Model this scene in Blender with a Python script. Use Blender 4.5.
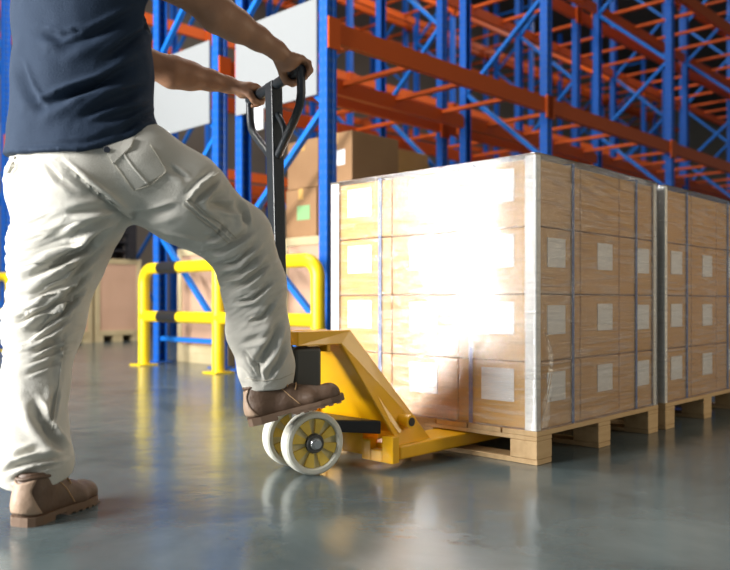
import bpy, bmesh, math, random
import numpy as np
import openvdb
from mathutils import Vector, Matrix, noise
from mathutils.bvhtree import BVHTree

random.seed(4)
for o in list(bpy.data.objects):
    bpy.data.objects.remove(o)
SC = bpy.context.scene
COL = SC.collection

# ------------------------------------------------------------ camera, world, lights, exposure
F, CX, CY, H = 784.0, 365.0, 301.0, 0.57        # focal length in pixels, principal column, horizon row, eye height
cam = bpy.data.cameras.new('camera')
cam.sensor_width = 36
cam.lens = 36 * F / 730
cam.shift_y = (CY - 285) / 730
cam.clip_start = 0.05
cam.dof.use_dof = True
cam.dof.focus_distance = 2.65
cam.dof.aperture_fstop = 2.3
camo = bpy.data.objects.new('camera', cam)
camo.location = (0, 0, H)
camo.rotation_euler = (math.pi / 2, 0, 0)
COL.objects.link(camo)
SC.camera = camo

SC.view_settings.view_transform = 'Standard'
SC.view_settings.look = 'None'
SC.view_settings.gamma = 1
SC.view_settings.use_curve_mapping = False
SC.view_settings.exposure = 0.22

w = bpy.data.worlds.new('world')
SC.world = w
w.use_nodes = True
w.node_tree.nodes['Background'].inputs[0].default_value = (0.92, 0.97, 1.0, 1)
w.node_tree.nodes['Background'].inputs[1].default_value = 0.185


def area(name, loc, target, sx, sy, power, col=(1, 1, 1)):
    l = bpy.data.lights.new(name, 'AREA')
    l.shape = 'RECTANGLE'
    l.size, l.size_y = sx, sy
    l.energy = power
    l.color = col
    o = bpy.data.objects.new(name, l)
    o.location = loc
    o.rotation_euler = (Vector(target) - Vector(loc)).to_track_quat('-Z', 'Y').to_euler()
    COL.objects.link(o)
    return o


area('loading_door_light', (-7.0, 1.35, 1.3), (0, 2.6, 0.9), 1.35, 2.4, 640, (1.0, 0.98, 0.95))
area('loading_bay_light', (-5.8, -0.9, 2.9), (-0.3, 3.2, 0.8), 2.2, 2.2, 700, (1.0, 0.985, 0.97))
area('rack_end_fill', (-3.6, 5.0, 5.5), (-1.2, 6.8, 0.6), 1.2, 1.2, 150, (1.0, 0.95, 0.88))  # added fill that lightens the crates by the rack ends, no fixture there
area('right_face_fill', (4.0, 1.9, 1.5), (0.95, 3.05, 0.6), 1.0, 1.6, 33, (1.0, 0.84, 0.60))  # added warm fill out of frame, brightens the loads' right faces; no door there
for i, (lx, ly) in enumerate(((-2.5, 4.6), (1.4, 8.3), (5.0, 13.5), (-3.2, 9.0), (1.5, 14.0), (7.5, 19.0))):
    area('high_bay_light', (lx, ly, 8.3), (lx, ly, 0), 1.2, 1.2, 130, (1.0, 0.93, 0.84))


# ------------------------------------------------------------ helpers
def P(px, py, Y):
    return Vector(((px - CX) / F * Y, Y, H + (CY - py) / F * Y))


def G(px, Y, z):
    return Vector(((px - CX) / F * Y, Y, z))


ANG = math.radians(46.13)
DR = Vector((math.cos(ANG), math.sin(ANG), 0))
DL = Vector((-math.sin(ANG), math.cos(ANG), 0))


class MB:
    def __init__(s):
        s.v, s.f = [], []

    def add(s, vs, fs):
        n = len(s.v)
        s.v += [tuple(v) for v in vs]
        s.f += [tuple(i + n for i in f) for f in fs]
        return s

    def hexa(s, p):
        return s.add(p, [(0, 3, 2, 1), (4, 5, 6, 7), (0, 1, 5, 4), (1, 2, 6, 5), (2, 3, 7, 6), (3, 0, 4, 7)])

    def box(s, x0, x1, y0, y1, z0, z1):
        return s.hexa([(x0, y0, z0), (x1, y0, z0), (x1, y1, z0), (x0, y1, z0), (x0, y0, z1), (x1, y0, z1), (x1, y1, z1), (x0, y1, z1)])

    def prism(s, pts, d):
        """closed polygon of 3D points extruded by vector d"""
        n = len(pts)
        a = [Vector(p) for p in pts]
        b = [p + Vector(d) for p in a]
        fs = [tuple(range(n - 1, -1, -1)), tuple(range(n, 2 * n))]
        fs += [(i, (i + 1) % n, n + (i + 1) % n, n + i) for i in range(n)]
        return s.add(a + b, fs)

    def bar(s, a, b, wx, wz, up=(0, 0, 1)):
        a, b = Vector(a), Vector(b)
        d = (b - a).normalized()
        up = Vector(up)
        if abs(d.dot(up)) > 0.98:
            up = Vector((1, 0, 0))
        sx = d.cross(up).normalized()
        sz = sx.cross(d)
        c = [(-.5, -.5), (.5, -.5), (.5, .5), (-.5, .5)]
        return s.hexa([a + sx * wx * i + sz * wz * j for i, j in c] + [b + sx * wx * i + sz * wz * j for i, j in c])

    def tube(s, path, r, seg=12, cap=True):
        path = [Vector(p) for p in path]
        n = len(path)
        rs = r if isinstance(r, (list, tuple)) else [r] * n
        t0 = (path[1] - path[0]).normalized()
        nx = t0.orthogonal().normalized()
        vs, fs = [], []
        for i, p in enumerate(path):
            t = ((path[min(i + 1, n - 1)] - p).normalized() + (p - path[max(i - 1, 0)]).normalized())
            t = t.normalized() if t.length > 1e-6 else t0
            nx = (nx - t * nx.dot(t)).normalized()
            ny = t.cross(nx)
            for k in range(seg):
                a = 2 * math.pi * k / seg
                vs.append(p + (nx * math.cos(a) + ny * math.sin(a)) * rs[i])
        for i in range(n - 1):
            for k in range(seg):
                k2 = (k + 1) % seg
                fs.append((i * seg + k, i * seg + k2, (i + 1) * seg + k2, (i + 1) * seg + k))
        if cap:
            fs.append(tuple(range(seg - 1, -1, -1)))
            fs.append(tuple((n - 1) * seg + k for k in range(seg)))
        return s.add(vs, fs)

    def lathe(s, prof, origin, axis, seg=40, a0=0, a1=2 * math.pi):
        """prof: list of (radius, height) closed ring revolved about axis"""
        ax = Vector(axis).normalized()
        nx = ax.orthogonal().normalized()
        ny = ax.cross(nx)
        o = Vector(origin)
        m = len(prof)
        full = abs(a1 - a0 - 2 * math.pi) < 1e-6
        cnt = seg if full else seg + 1
        vs, fs = [], []
        for k in range(cnt):
            a = a0 + (a1 - a0) * k / seg
            d = nx * math.cos(a) + ny * math.sin(a)
            vs += [o + d * r + ax * h for r, h in prof]
        for k in range(seg):
            k2 = (k + 1) % cnt
            for j in range(m):
                j2 = (j + 1) % m
                fs.append((k * m + j, k2 * m + j, k2 * m + j2, k * m + j2))
        if not full:
            fs.append(tuple(range(m)))
            fs.append(tuple((cnt - 1) * m + j for j in range(m - 1, -1, -1)))
        return s.add(vs, fs)

    def build(s, name, mat, parent=None, smooth=False, bevel=0, seg=2, local=True):
        me = bpy.data.meshes.new(name)
        me.from_pydata(s.v, [], s.f)
        bm = bmesh.new()
        bm.from_mesh(me)
        bmesh.ops.recalc_face_normals(bm, faces=bm.faces)
        bm.to_mesh(me)
        bm.free()
        return link(name, me, mat, parent, smooth, bevel, seg)


def link(name, me, mat, parent=None, smooth=False, bevel=0, seg=2):
    me.materials.append(mat)
    if smooth:
        me.polygons.foreach_set('use_smooth', [True] * len(me.polygons))
        if smooth != 'all':
            try:
                me.set_sharp_from_angle(angle=math.radians(40))
            except Exception:
                pass
    o = bpy.data.objects.new(name, me)
    COL.objects.link(o)
    if parent is not None:
        o.parent = parent
    if bevel:
        m = o.modifiers.new('bevel', 'BEVEL')
        m.width = bevel
        m.segments = seg
        m.limit_method = 'ANGLE'
        m.angle_limit = math.radians(35)
    return o


def tag(o, label, cat, group=None):
    o['label'] = label
    o['category'] = cat
    if group:
        o['group'] = group
    return o


def thing(name, label, cat, loc, rz=0.0, group=None):
    o = bpy.data.objects.new(name, None)
    COL.objects.link(o)
    o.location = loc
    o.rotation_euler = (0, 0, rz)
    o.empty_display_size = 0.1
    return tag(o, label, cat, group)


def copy_tree(root, loc, rz, label, group=None):
    r = root.copy()
    COL.objects.link(r)
    r.location = loc
    r.rotation_euler = (0, 0, rz)
    r['label'] = label
    if group:
        r['group'] = group
    for ch in list(root.children):
        c = ch.copy()
        COL.objects.link(c)
        c.parent = r
        for g in list(ch.children):
            d = g.copy()
            COL.objects.link(d)
            d.parent = c
    return r


def arc(c, r, a0, a1, e1, e2, n=6):
    c, e1, e2 = Vector(c), Vector(e1), Vector(e2)
    return [c + e1 * r * math.cos(a0 + (a1 - a0) * i / n) + e2 * r * math.sin(a0 + (a1 - a0) * i / n) for i in range(n + 1)]


# ------------------------------------------------------------ materials
def mat(name, col, rough=0.5, metal=0.0, spec=0.5, bump=None, var=None, coat=0.0):
    """principled; bump=(scale, strength[, stretch xyz]); var=(scale, other colour, amount)"""
    m = bpy.data.materials.new(name)
    m.use_nodes = True
    nt = m.node_tree
    b = nt.nodes['Principled BSDF']
    b.inputs['Base Color'].default_value = (*col, 1)
    b.inputs['Roughness'].default_value = rough
    b.inputs['Metallic'].default_value = metal
    b.inputs['Specular IOR Level'].default_value = spec
    b.inputs['Coat Weight'].default_value = coat
    tc = nt.nodes.new('ShaderNodeTexCoord')

    def nz(scale, stretch=(1, 1, 1), detail=4):
        mp = nt.nodes.new('ShaderNodeMapping')
        mp.inputs['Scale'].default_value = stretch
        nt.links.new(tc.outputs['Object'], mp.inputs[0])
        n = nt.nodes.new('ShaderNodeTexNoise')
        n.inputs['Scale'].default_value = scale
        n.inputs['Detail'].default_value = detail
        nt.links.new(mp.outputs[0], n.inputs['Vector'])
        return n
    if var:
        n = nz(var[0], var[3] if len(var) > 3 else (1, 1, 1))
        r = nt.nodes.new('ShaderNodeValToRGB')
        r.color_ramp.elements[0].position = 0.5 - 0.5 * (1 - var[2]) * .6
        r.color_ramp.elements[1].position = 0.5 + 0.5 * (1 - var[2]) * .6
        r.color_ramp.elements[0].color = (*col, 1)
        r.color_ramp.elements[1].color = (*var[1], 1)
        nt.links.new(n.outputs[0], r.inputs[0])
        nt.links.new(r.outputs[0], b.inputs['Base Color'])
    if bump:
        n = nz(bump[0], bump[2] if len(bump) > 2 else (1, 1, 1))
        bp = nt.nodes.new('ShaderNodeBump')
        bp.inputs['Strength'].default_value = bump[1]
        bp.inputs['Distance'].default_value = bump[3] if len(bump) > 3 else 0.01
        nt.links.new(n.outputs[0], bp.inputs['Height'])
        nt.links.new(bp.outputs[0], b.inputs['Normal'])
    return m


BLUE = (0.006, 0.105, 0.50)
M = dict(
    blue=mat('rack_blue', BLUE, 0.45, spec=.3),
    bluebr=mat('brace_blue', (0.008, 0.16, 0.62), 0.45, spec=.3),
    orange=mat('rack_orange', (0.60, 0.098, 0.012), 0.5, spec=.25),
    plate=mat('galvanised', (0.45, 0.46, 0.47), 0.45, 0.7),
    white=mat('panel_white', (0.27, 0.285, 0.295), 0.7),
    yellow=mat('guard_yellow', (0.86, 0.62, 0.01), 0.35),
    sticker=mat('sticker_yellow', (0.85, 0.62, 0.02), 0.5),
    black=mat('black_tape', (0.015, 0.015, 0.017), 0.45),
    bplastic=mat('black_plastic', (0.02, 0.02, 0.024), 0.5),
    jack=mat('jack_yellow', (0.93, 0.50, 0.005), 0.30, var=(9, (0.87, 0.43, 0.004), .3), coat=0.25),
    jdark=mat('pump_dark', (0.075, 0.075, 0.068), 0.45),
    hblack=mat('handle_black', (0.022, 0.028, 0.035), 0.35, bump=(180, .15)),
    steel=mat('steel', (0.62, 0.63, 0.64), 0.28, 0.9),
    nylon=mat('wheel_nylon', (0.78, 0.78, 0.70), 0.4, var=(30, (0.66, 0.66, 0.55), .2)),
    wedge=mat('wheel_wedge', (0.86, 0.62, 0.11), 0.45, var=(40, (0.74, 0.50, 0.07), .3)),
    webm=mat('wheel_web', (0.66, 0.56, 0.24), 0.5, var=(40, (0.72, 0.66, 0.40), .3)),
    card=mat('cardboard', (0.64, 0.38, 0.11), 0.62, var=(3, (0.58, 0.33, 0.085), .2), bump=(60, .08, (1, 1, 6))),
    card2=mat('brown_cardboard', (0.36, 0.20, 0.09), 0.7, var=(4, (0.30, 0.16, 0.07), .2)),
    paper=mat('label_paper', (0.80, 0.81, 0.83), 0.5),
    green=mat('label_green', (0.25, 0.45, 0.20), 0.5),
    board=mat('corner_board', (0.74, 0.74, 0.72), 0.5),
    strap=mat('blue_strap', (0.10, 0.16, 0.42), 0.35),
    wood=mat('pallet_wood', (0.62, 0.43, 0.22), 0.65, var=(6, (0.50, 0.32, 0.15), .2, (1, 6, 6)), bump=(30, .25, (1, 8, 8))),
    crate=mat('crate_frame', (0.60, 0.50, 0.30), 0.65, var=(5, (0.50, 0.40, 0.22), .2)),
    ply=mat('crate_plywood', (0.66, 0.42, 0.29), 0.6, var=(3, (0.58, 0.36, 0.24), .2)),
    skin=mat('skin', (0.40, 0.205, 0.115), 0.5, var=(14, (0.34, 0.165, 0.09), .25), bump=(90, .12)),
    shirt=mat('navy_cotton', (0.015, 0.029, 0.056), 0.85, spec=.25, bump=(260, .25)),
    khaki=mat('khaki_cotton', (0.57, 0.555, 0.50), 0.85, spec=.2, bump=(300, .3), var=(8, (0.52, 0.50, 0.44), .2)),
    thread=mat('seam_thread', (0.42, 0.39, 0.32), 0.9),
    boot=mat('boot_leather', (0.082, 0.045, 0.025), 0.55, var=(16, (0.12, 0.07, 0.04), .2), bump=(70, .25)),
    bootheel=mat('boot_heel_leather', (0.36, 0.245, 0.165), 0.55, bump=(70, .25)),
    sole=mat('boot_sole', (0.15, 0.092, 0.056), 0.7),
    lace=mat('boot_lace', (0.45, 0.28, 0.14), 0.8),
    hair=mat('hair_black', (0.012, 0.010, 0.009), 0.45, bump=(60, .6, (1, 1, .15))),
    eye=mat('eye_white', (0.8, 0.8, 0.78), 0.2),
    iris=mat('eye_iris', (0.03, 0.015, 0.008), 0.2),
    button=mat('button_dark', (0.03, 0.035, 0.05), 0.4),
    wall=mat('wall_paint', (0.30, 0.26, 0.21), 0.8),
    ceil=mat('ceiling_paint', (0.10, 0.095, 0.09), 0.8),
    lip=mat('lips', (0.36, 0.14, 0.10), .5),
)

# perforated upright: rows of slots punched in the steel
m = bpy.data.materials.new('rack_blue_perforated')
m.use_nodes = True
nt = m.node_tree
b = nt.nodes['Principled BSDF']
b.inputs['Roughness'].default_value = 0.45
b.inputs['Specular IOR Level'].default_value = 0.3
tc = nt.nodes.new('ShaderNodeTexCoord')
sp = nt.nodes.new('ShaderNodeSeparateXYZ')
nt.links.new(tc.outputs['Object'], sp.inputs[0])


def math_node(op, a, bb=None):
    n = nt.nodes.new('ShaderNodeMath')
    n.operation = op
    for i, x in enumerate((a, bb)):
        if x is None:
            continue
        if isinstance(x, (int, float)):
            n.inputs[i].default_value = x
        else:
            nt.links.new(x, n.inputs[i])
    return n.outputs[0]


zz = math_node('LESS_THAN', math_node('FRACT', math_node('DIVIDE', sp.outputs[2], 0.075)), 0.42)
yy = math_node('ABSOLUTE', math_node('SUBTRACT', math_node('ABSOLUTE', sp.outputs[1]), 0.024))
xx = math_node('ABSOLUTE', math_node('SUBTRACT', math_node('ABSOLUTE', sp.outputs[0]), 0.024))
hole = math_node('MULTIPLY', zz, math_node('MAXIMUM', math_node('LESS_THAN', yy, 0.006), math_node('LESS_THAN', xx, 0.006)))
mx = nt.nodes.new('ShaderNodeMix')
mx.data_type = 'RGBA'
mx.inputs[6].default_value = (*BLUE, 1)
mx.inputs[7].default_value = (0.05, 0.14, 0.42, 1)
nt.links.new(hole, mx.inputs[0])
nt.links.new(mx.outputs[2], b.inputs['Base Color'])
M['upright'] = m

# polished concrete floor
m = bpy.data.materials.new('polished_concrete')
m.use_nodes = True
nt = m.node_tree
b = nt.nodes['Principled BSDF']
tc = nt.nodes.new('ShaderNodeTexCoord')
n1 = nt.nodes.new('ShaderNodeTexNoise')
n1.inputs['Scale'].default_value = 1.7
n1.inputs['Detail'].default_value = 9
n1.inputs['Roughness'].default_value = 0.62
n1.inputs['Distortion'].default_value = 0.6
nt.links.new(tc.outputs['Object'], n1.inputs['Vector'])
r = nt.nodes.new('ShaderNodeValToRGB')
r.color_ramp.elements[0].position = 0.32
r.color_ramp.elements[0].color = (0.052, 0.078, 0.085, 1)
r.color_ramp.elements[1].position = 0.70
r.color_ramp.elements[1].color = (0.130, 0.165, 0.170, 1)
nt.links.new(n1.outputs[0], r.inputs[0])
nt.links.new(r.outputs[0], b.inputs['Base Color'])
n2 = nt.nodes.new('ShaderNodeTexNoise')
n2.inputs['Scale'].default_value = 9
n2.inputs['Detail'].default_value = 6
nt.links.new(tc.outputs['Object'], n2.inputs['Vector'])
mr = nt.nodes.new('ShaderNodeMapRange')
mr.inputs[3].default_value = 0.13
mr.inputs[4].default_value = 0.25
nt.links.new(n2.outputs[0], mr.inputs[0])
nt.links.new(mr.outputs[0], b.inputs['Roughness'])
bp = nt.nodes.new('ShaderNodeBump')
bp.inputs['Strength'].default_value = 0.10
bp.inputs['Distance'].default_value = 0.02
nt.links.new(n2.outputs[0], bp.inputs['Height'])
nt.links.new(bp.outputs[0], b.inputs['Normal'])
b.inputs['Specular IOR Level'].default_value = 0.75
M['floor'] = m

# clear stretch film: see-through with a glossy, slightly milky skin
m = bpy.data.materials.new('stretch_film')
m.use_nodes = True
nt = m.node_tree
nt.nodes.clear()
out = nt.nodes.new('ShaderNodeOutputMaterial')
tr = nt.nodes.new('ShaderNodeBsdfTransparent')
tr.inputs[0].default_value = (0.97, 0.965, 0.95, 1)
gl = nt.nodes.new('ShaderNodeBsdfGlossy')
gl.inputs['Roughness'].default_value = 0.15
gl.inputs['Color'].default_value = (1, 1, 1, 1)
df = nt.nodes.new('ShaderNodeBsdfDiffuse')
df.inputs[0].default_value = (0.85, 0.86, 0.88, 1)
tc = nt.nodes.new('ShaderNodeTexCoord')
mp = nt.nodes.new('ShaderNodeMapping')
mp.inputs['Scale'].default_value = (1.2, 1.2, 16)
mp.inputs['Rotation'].default_value = (0.06, 0.10, 0)
nt.links.new(tc.outputs['Object'], mp.inputs[0])
n1 = nt.nodes.new('ShaderNodeTexNoise')
n1.inputs['Scale'].default_value = 4.5
n1.inputs['Detail'].default_value = 6
n1.inputs['Roughness'].default_value = 0.6
nt.links.new(mp.outputs[0], n1.inputs['Vector'])
bp = nt.nodes.new('ShaderNodeBump')
bp.inputs['Strength'].default_value = 0.7
bp.inputs['Distance'].default_value = 0.012
nt.links.new(n1.outputs[0], bp.inputs['Height'])
nt.links.new(bp.outputs[0], gl.inputs['Normal'])
lw = nt.nodes.new('ShaderNodeFresnel')
lw.inputs[0].default_value = 1.5
nt.links.new(bp.outputs[0], lw.inputs['Normal'])
mr = nt.nodes.new('ShaderNodeMapRange')
mr.inputs[1].default_value = 0.0
mr.inputs[2].default_value = 1.0
mr.inputs[3].default_value = 0.08
mr.inputs[4].default_value = 1.0
nt.links.new(lw.outputs[0], mr.inputs[0])
mk = nt.nodes.new('ShaderNodeMapRange')
mk.inputs[1].default_value = 0.47
mk.inputs[2].default_value = 0.8
mk.inputs[3].default_value = 0.02
mk.inputs[4].default_value = 0.34
nt.links.new(n1.outputs[0], mk.inputs[0])
s1 = nt.nodes.new('ShaderNodeMixShader')
s2 = nt.nodes.new('ShaderNodeMixShader')
nt.links.new(mk.outputs[0], s1.inputs[0])
nt.links.new(tr.outputs[0], s1.inputs[1])
nt.links.new(df.outputs[0], s1.inputs[2])
nt.links.new(mr.outputs[0], s2.inputs[0])
nt.links.new(s1.outputs[0], s2.inputs[1])
nt.links.new(gl.outputs[0], s2.inputs[2])
nt.links.new(s2.outputs[0], out.inputs[0])
M['film'] = m

# ------------------------------------------------------------ setting
def struct(name, mb, material):
    o = mb.build(name, material)
    o['kind'] = 'structure'
    return o


struct('floor', MB().box(-26, 46, -8, 60, -0.2, 0), M['floor'])
a = Vector((-26.0, -6.0, 0))
wb = MB()
p0 = Vector((-8.6, 13.6, 0)) - DR * 14
p1 = p0 + DR * 66
wb.hexa([p0, p1, p1 + DL * .3, p0 + DL * .3] + [q + Vector((0, 0, 10)) for q in (p0, p1, p1 + DL * .3, p0 + DL * .3)])
struct('wall_back', wb, M['wall'])
cb = MB()
q0 = p0 - DL * 19 + DR * 11
q1 = p1 - DL * 19
cb.hexa([q0 + Vector((0, 0, 10)), q1 + Vector((0, 0, 10)), p1 + Vector((0, 0, 10)), p0 + DR * 11 + Vector((0, 0, 10)),
         q0 + Vector((0, 0, 10.3)), q1 + Vector((0, 0, 10.3)), p1 + Vector((0, 0, 10.3)), p0 + DR * 11 + Vector((0, 0, 10.3))])
struct('ceiling', cb, M['ceil'])

# ------------------------------------------------------------ pallet racks
PITCH = 3.055


def rack(base, depth, bays, levels, height, label, panel=None, bars=4):
    """local x runs along the aisle, y across the rack; base is the front corner post of the near end"""
    t = thing('pallet_rack', label, 'rack', base, ANG)
    w2 = 0.05
    pm = MB()          # upright section: a C profile with lips, open to the inside of the rack
    pr = [(-w2, -.04), (-.02, -.04), (-.012, -.028), (.012, -.028), (.02, -.04), (w2, -.04), (w2, .045), (.032, .045), (.032, .038), (.043, .038), (.043, -.022), (-.043, -.022), (-.043, .038), (-.032, .038), (-.032, .045), (-w2, .045)]
    pm.prism([(x, y, 0.004) for x, y in pr], (0, 0, height))
    up = None
    me_plate = None
    for i in range(bays + 1):
        for j in range(2):
            o = pm.build('upright', M['upright'], t) if up is None else bpy.data.objects.new('upright', up.data)
            if up is None:
                up = o
            else:
                COL.objects.link(o)
                o.parent = t
            o.location = (i * PITCH, j * depth, 0)
            if j:
                o.rotation_euler = (0, 0, math.pi)
            if me_plate is None:
                k = MB().box(-.08, .08, -.07, .07, 0, .008).build('footplate', M['blue'], o)
                me_plate = k.data
            else:
                k = bpy.data.objects.new('footplate', me_plate)
                COL.objects.link(k)
                k.parent = o
    # bracing in each end frame
    z = 0.35
    bl = []
    bl.append(((0, .03, .22), (0, depth - .03, .22)))
    d = 0
    while z < height - .9 and len(bl) < 9:
        y0, y1 = (.03, depth - .03) if d % 2 == 0 else (depth - .03, .03)
        bl.append(((0, y0, z), (0, y1, z + .82)))
        z += .84
        d += 1
    bl.append(((0, .03, height - .3), (0, depth - .03, height - .3)))
    mes = []
    for i in range(bays + 1):
        for k, (p, q) in enumerate(bl):
            if i == 0:
                o = MB().bar(p, q, .04, .045, (1, 0, 0)).build('brace', M['bluebr'], t)
                mes.append(o.data)
            else:
                o = bpy.data.objects.new('brace', mes[k])
                COL.objects.link(o)
                o.parent = t
                o.location = (i * PITCH, 0, 0)
    # beams with their hooked end connectors, and loose support bars across
    bm0 = bc0 = bc1 = sb0 = None
    for i in range(bays):
        for L, zl in enumerate(levels):
            for j in range(2):
                if bm0 is None:
                    b_ = MB()
                    b_.prism([(.05, -.035, 0), (.05, .025, 0), (.05, .025, .125), (.05, .0, .125), (.05, .0, .15), (.05, -.035, .15)], (PITCH - .1, 0, 0))
                    o = b_.build('beam', M['orange'], t)
                    bm0 = o.data
                else:
                    o = bpy.data.objects.new('beam', bm0)
                    COL.objects.link(o)
                    o.parent = t
                o.location = (i * PITCH, j * depth, zl)
                if j:
                    o.rotation_euler = (0, 0, math.pi)
                    o.location = ((i + 1) * PITCH, depth, zl)
                for e_ in range(2):
                    if bc0 is None:
                        k = MB().prism([(-.045, -.056, -.06), (-.045, -.042, -.06), (.052, -.042, -.06), (.052, -.034, -.06), (.075, -.034, -.06), (.075, -.056, -.06)], (0, 0, .23)).build('beam_connector', M['orange'], o)
                        bc0 = k.data
                    elif e_ == 0:
                        k = bpy.data.objects.new('beam_connector', bc0)
                        COL.objects.link(k)
                        k.parent = o
                    else:
                        if bc1 is None:
                            k = MB().prism([(PITCH - a_, b_, -.06) for a_, b_ in ((-.045, -.056), (-.045, -.042), (.052, -.042), (.052, -.034), (.075, -.034), (.075, -.056))], (0, 0, .23)).build('beam_connector', M['orange'], o)
                            bc1 = k.data
                        else:
                            k = bpy.data.objects.new('beam_connector', bc1)
                            COL.objects.link(k)
                            k.parent = o
                if j == 1 and L == 0 and i < 3:
                    for a_ in (.55, 1.9):
                        MB().box(a_, a_ + .3, -.0375, -.0355, .045, .095).build('capacity_sticker', M['sticker'], o)
            for q in range(bars):
                if sb0 is None:
                    o = MB().box(-.03, .03, .027, depth - .027, .09, .125).box(-.03, .03, -.0, .027, .126, .15).build('support_bar', M['orange'], t)
                    sb0 = o.data
                else:
                    o = bpy.data.objects.new('support_bar', sb0)
                    COL.objects.link(o)
                    o.parent = t
                o.location = (i * PITCH + .42 + q * (PITCH - .84) / (bars - 1), 0, zl)
    if panel:
        y0, y1, z0, z1 = panel
        MB().box(-.072, -.052, y0, y1, z0, z1).build('end_panel', M['white'], t, bevel=.003)
        MB().box(-.078, -.06, y0 + .62, y0 + .78, z0 - .16, z0 + .02).build('sign_plate', M['paper'], t)
    return t


LV = [2.48, 4.55, 6.6]
rack((-.272, 5.78, 0), 1.02, 5, LV, 7.9, 'nearest blue and orange pallet rack, directly behind the wrapped pallets', (.05, 1.03, 2.09, 2.80))
rack((-1.24, 6.71, 0), .95, 5, LV, 7.9, 'pallet rack back to back behind the nearest one, white end panel behind the arms', (.06, 1.08, 2.09, 2.80))
rack((-4.51, 9.85, 0), 1.0, 7, LV, 7.9, 'blue and orange pallet rack across the far aisle, holding light wooden crates and black pallets', (.06, 1.1, 2.09, 2.80))
rack((-5.45, 10.75, 0), 1.0, 8, LV, 7.9, 'rearmost blue and orange pallet rack, against the back wall', None)


# ------------------------------------------------------------ yellow guard rails
def guard(base, ys, label, bands=True):
    """local y along the rail"""
    t = thing('guard_rail', label, 'guard rail', base, ANG)
    R, zt, zm, rb = .05, .855, .435, .13
    y0, y1 = ys[0], ys[-1]
    path = [(0, y0, .01), (0, y0, zt - rb)] + arc((0, y0 + rb, zt - rb), rb, math.pi, math.pi / 2, (0, 1, 0), (0, 0, 1))
    path += arc((0, y1 - rb, zt - rb), rb, math.pi / 2, 0, (0, 1, 0), (0, 0, 1)) + [(0, y1, .01)]
    MB().tube(path, R, 16).build('top_rail', M['yellow'], t, smooth=True)
    MB().tube([(0, y0, zm), (0, y1, zm)], R * .98, 16).build('middle_rail', M['yellow'], t, smooth=True)
    for y in ys[1:-1]:
        MB().tube([(0, y, .01), (0, y, zt)], R, 16).build('post', M['yellow'], t, smooth=True)
    for y in ys:
        MB().box(-.09, .09, y - .09, y + .09, 0, .012).build('base_plate', M['yellow'], t, bevel=.003)
    if bands:
        yb = ys[-1] - .42
        for z in (zt, zm):
            MB().tube([(0, yb - .15, z), (0, yb + .15, z)], R + .002, 16).build('tape_band', M['black'], t, smooth=True)
    return t


guard((-1.16, 6.2, 0), (-1.16, 0, 1.12), 'yellow tubular guard rail with black tape bands, standing before the rack ends')
gb = Vector((-1.16, 6.2, 0)) + DL * 4.05
guard(gb, (0, 1.1), 'yellow tubular guard rail at the far left behind the worker', False)


# ------------------------------------------------------------ crates, cartons and pallets in the racks
def crate(base, lx, ly, h, label, skirt=0.09):
    t = thing('wooden_crate', label, 'crate', base, ANG, None)
    e = .07
    MB().box(.012, lx - .012, .012, ly - .012, skirt, h - .012).build('panel_box', M['ply'], t)
    f = MB()
    for x in (0, lx - e):
        for y in (0, ly - e):
            f.box(x, x + e, y, y + e, skirt, h)
    for z in (skirt, h - e):
        for y in (-.006, ly - .014):
            f.box(e, lx - e, y, y + .02, z, z + e)
        for x in (-.006, lx - .014):
            f.box(x, x + .02, e, ly - e, z, z + e)
    f.build('frame', M['crate'], t, bevel=.003)
    for x in (0, lx / 2 - .06, lx - .12):
        MB().box(x, x + .12, 0, ly, 0, skirt).build('skid', M['crate'], t)
    return t


def L2W(base, x, y, z=0):
    return Vector(base) + DR * x + DL * y + Vector((0, 0, z))


RA, RB, RC = (-.272, 5.78, 0), (-1.24, 6.71, 0), (-4.51, 9.85, 0)
crate(L2W(RA, .33, .10), 1.1, .82, 1.10, 'pale wooden crate at floor level in the nearest rack, behind the jack tiller')
crate(L2W(RB, .14, .08), 1.15, .80, 1.06, 'pinkish plywood crate behind the yellow guard rail, left of the raised leg')
crate(L2W(RC, 1.22, .05), .70, .8, 1.16, 'plywood crate with light frame under black pallets, seen between the legs')
crate(L2W(RC, .42, .05), .76, .8, 1.16, 'plywood crate beside the back knee, left one under black pallets')


def plastic_pallet(base, label, group):
    t = thing('plastic_pallet', label, 'pallet', base, ANG, group)
    d = MB()
    for k in range(7):
        d.box(0, 1.2, k * .13, k * .13 + .09, .10, .125)
    for k in range(3):
        d.box(k * .54, k * .54 + .12, 0, .87, .085, .10)
    d.build('deck', M['bplastic'], t)
    for i in range(3):
        for j in range(3):
            MB().box(i * .54, i * .54 + .12, j * .37, j * .37 + .13, 0, .085).build('foot', M['bplastic'], t)
    return t


pp = plastic_pallet(L2W(RC, .62, .0, 1.163), 'black plastic pallet directly on top of the wooden crates, lowest of four', 'stacked black pallets')
for k, wd in ((1, 'second from the bottom'), (2, 'third from the bottom'), (3, 'topmost')):
    copy_tree(pp, L2W(RC, .62, .0, 1.163 + k * .127), ANG, 'black plastic pallet in the stack on the wooden crates, %s of four' % wd)


def carton(base, lx, ly, h, label, m='card2', sticker=None, group=None):
    t = thing('cardboard_box', label, 'box', base, ANG, group)
    MB().box(0, lx, 0, ly, 0, h).build('carton', M[m], t, bevel=.006)
    MB().box(-.0015, lx + .0015, ly / 2 - .03, ly / 2 + .03, h * .78, h + .0015).build('tape', M['card'], t)
    if sticker:
        MB().box(-.003, -.0012, ly * .2, ly * .2 + .16, h * .35, h * .35 + .12).build('label', M[sticker], t)
    return t


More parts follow.
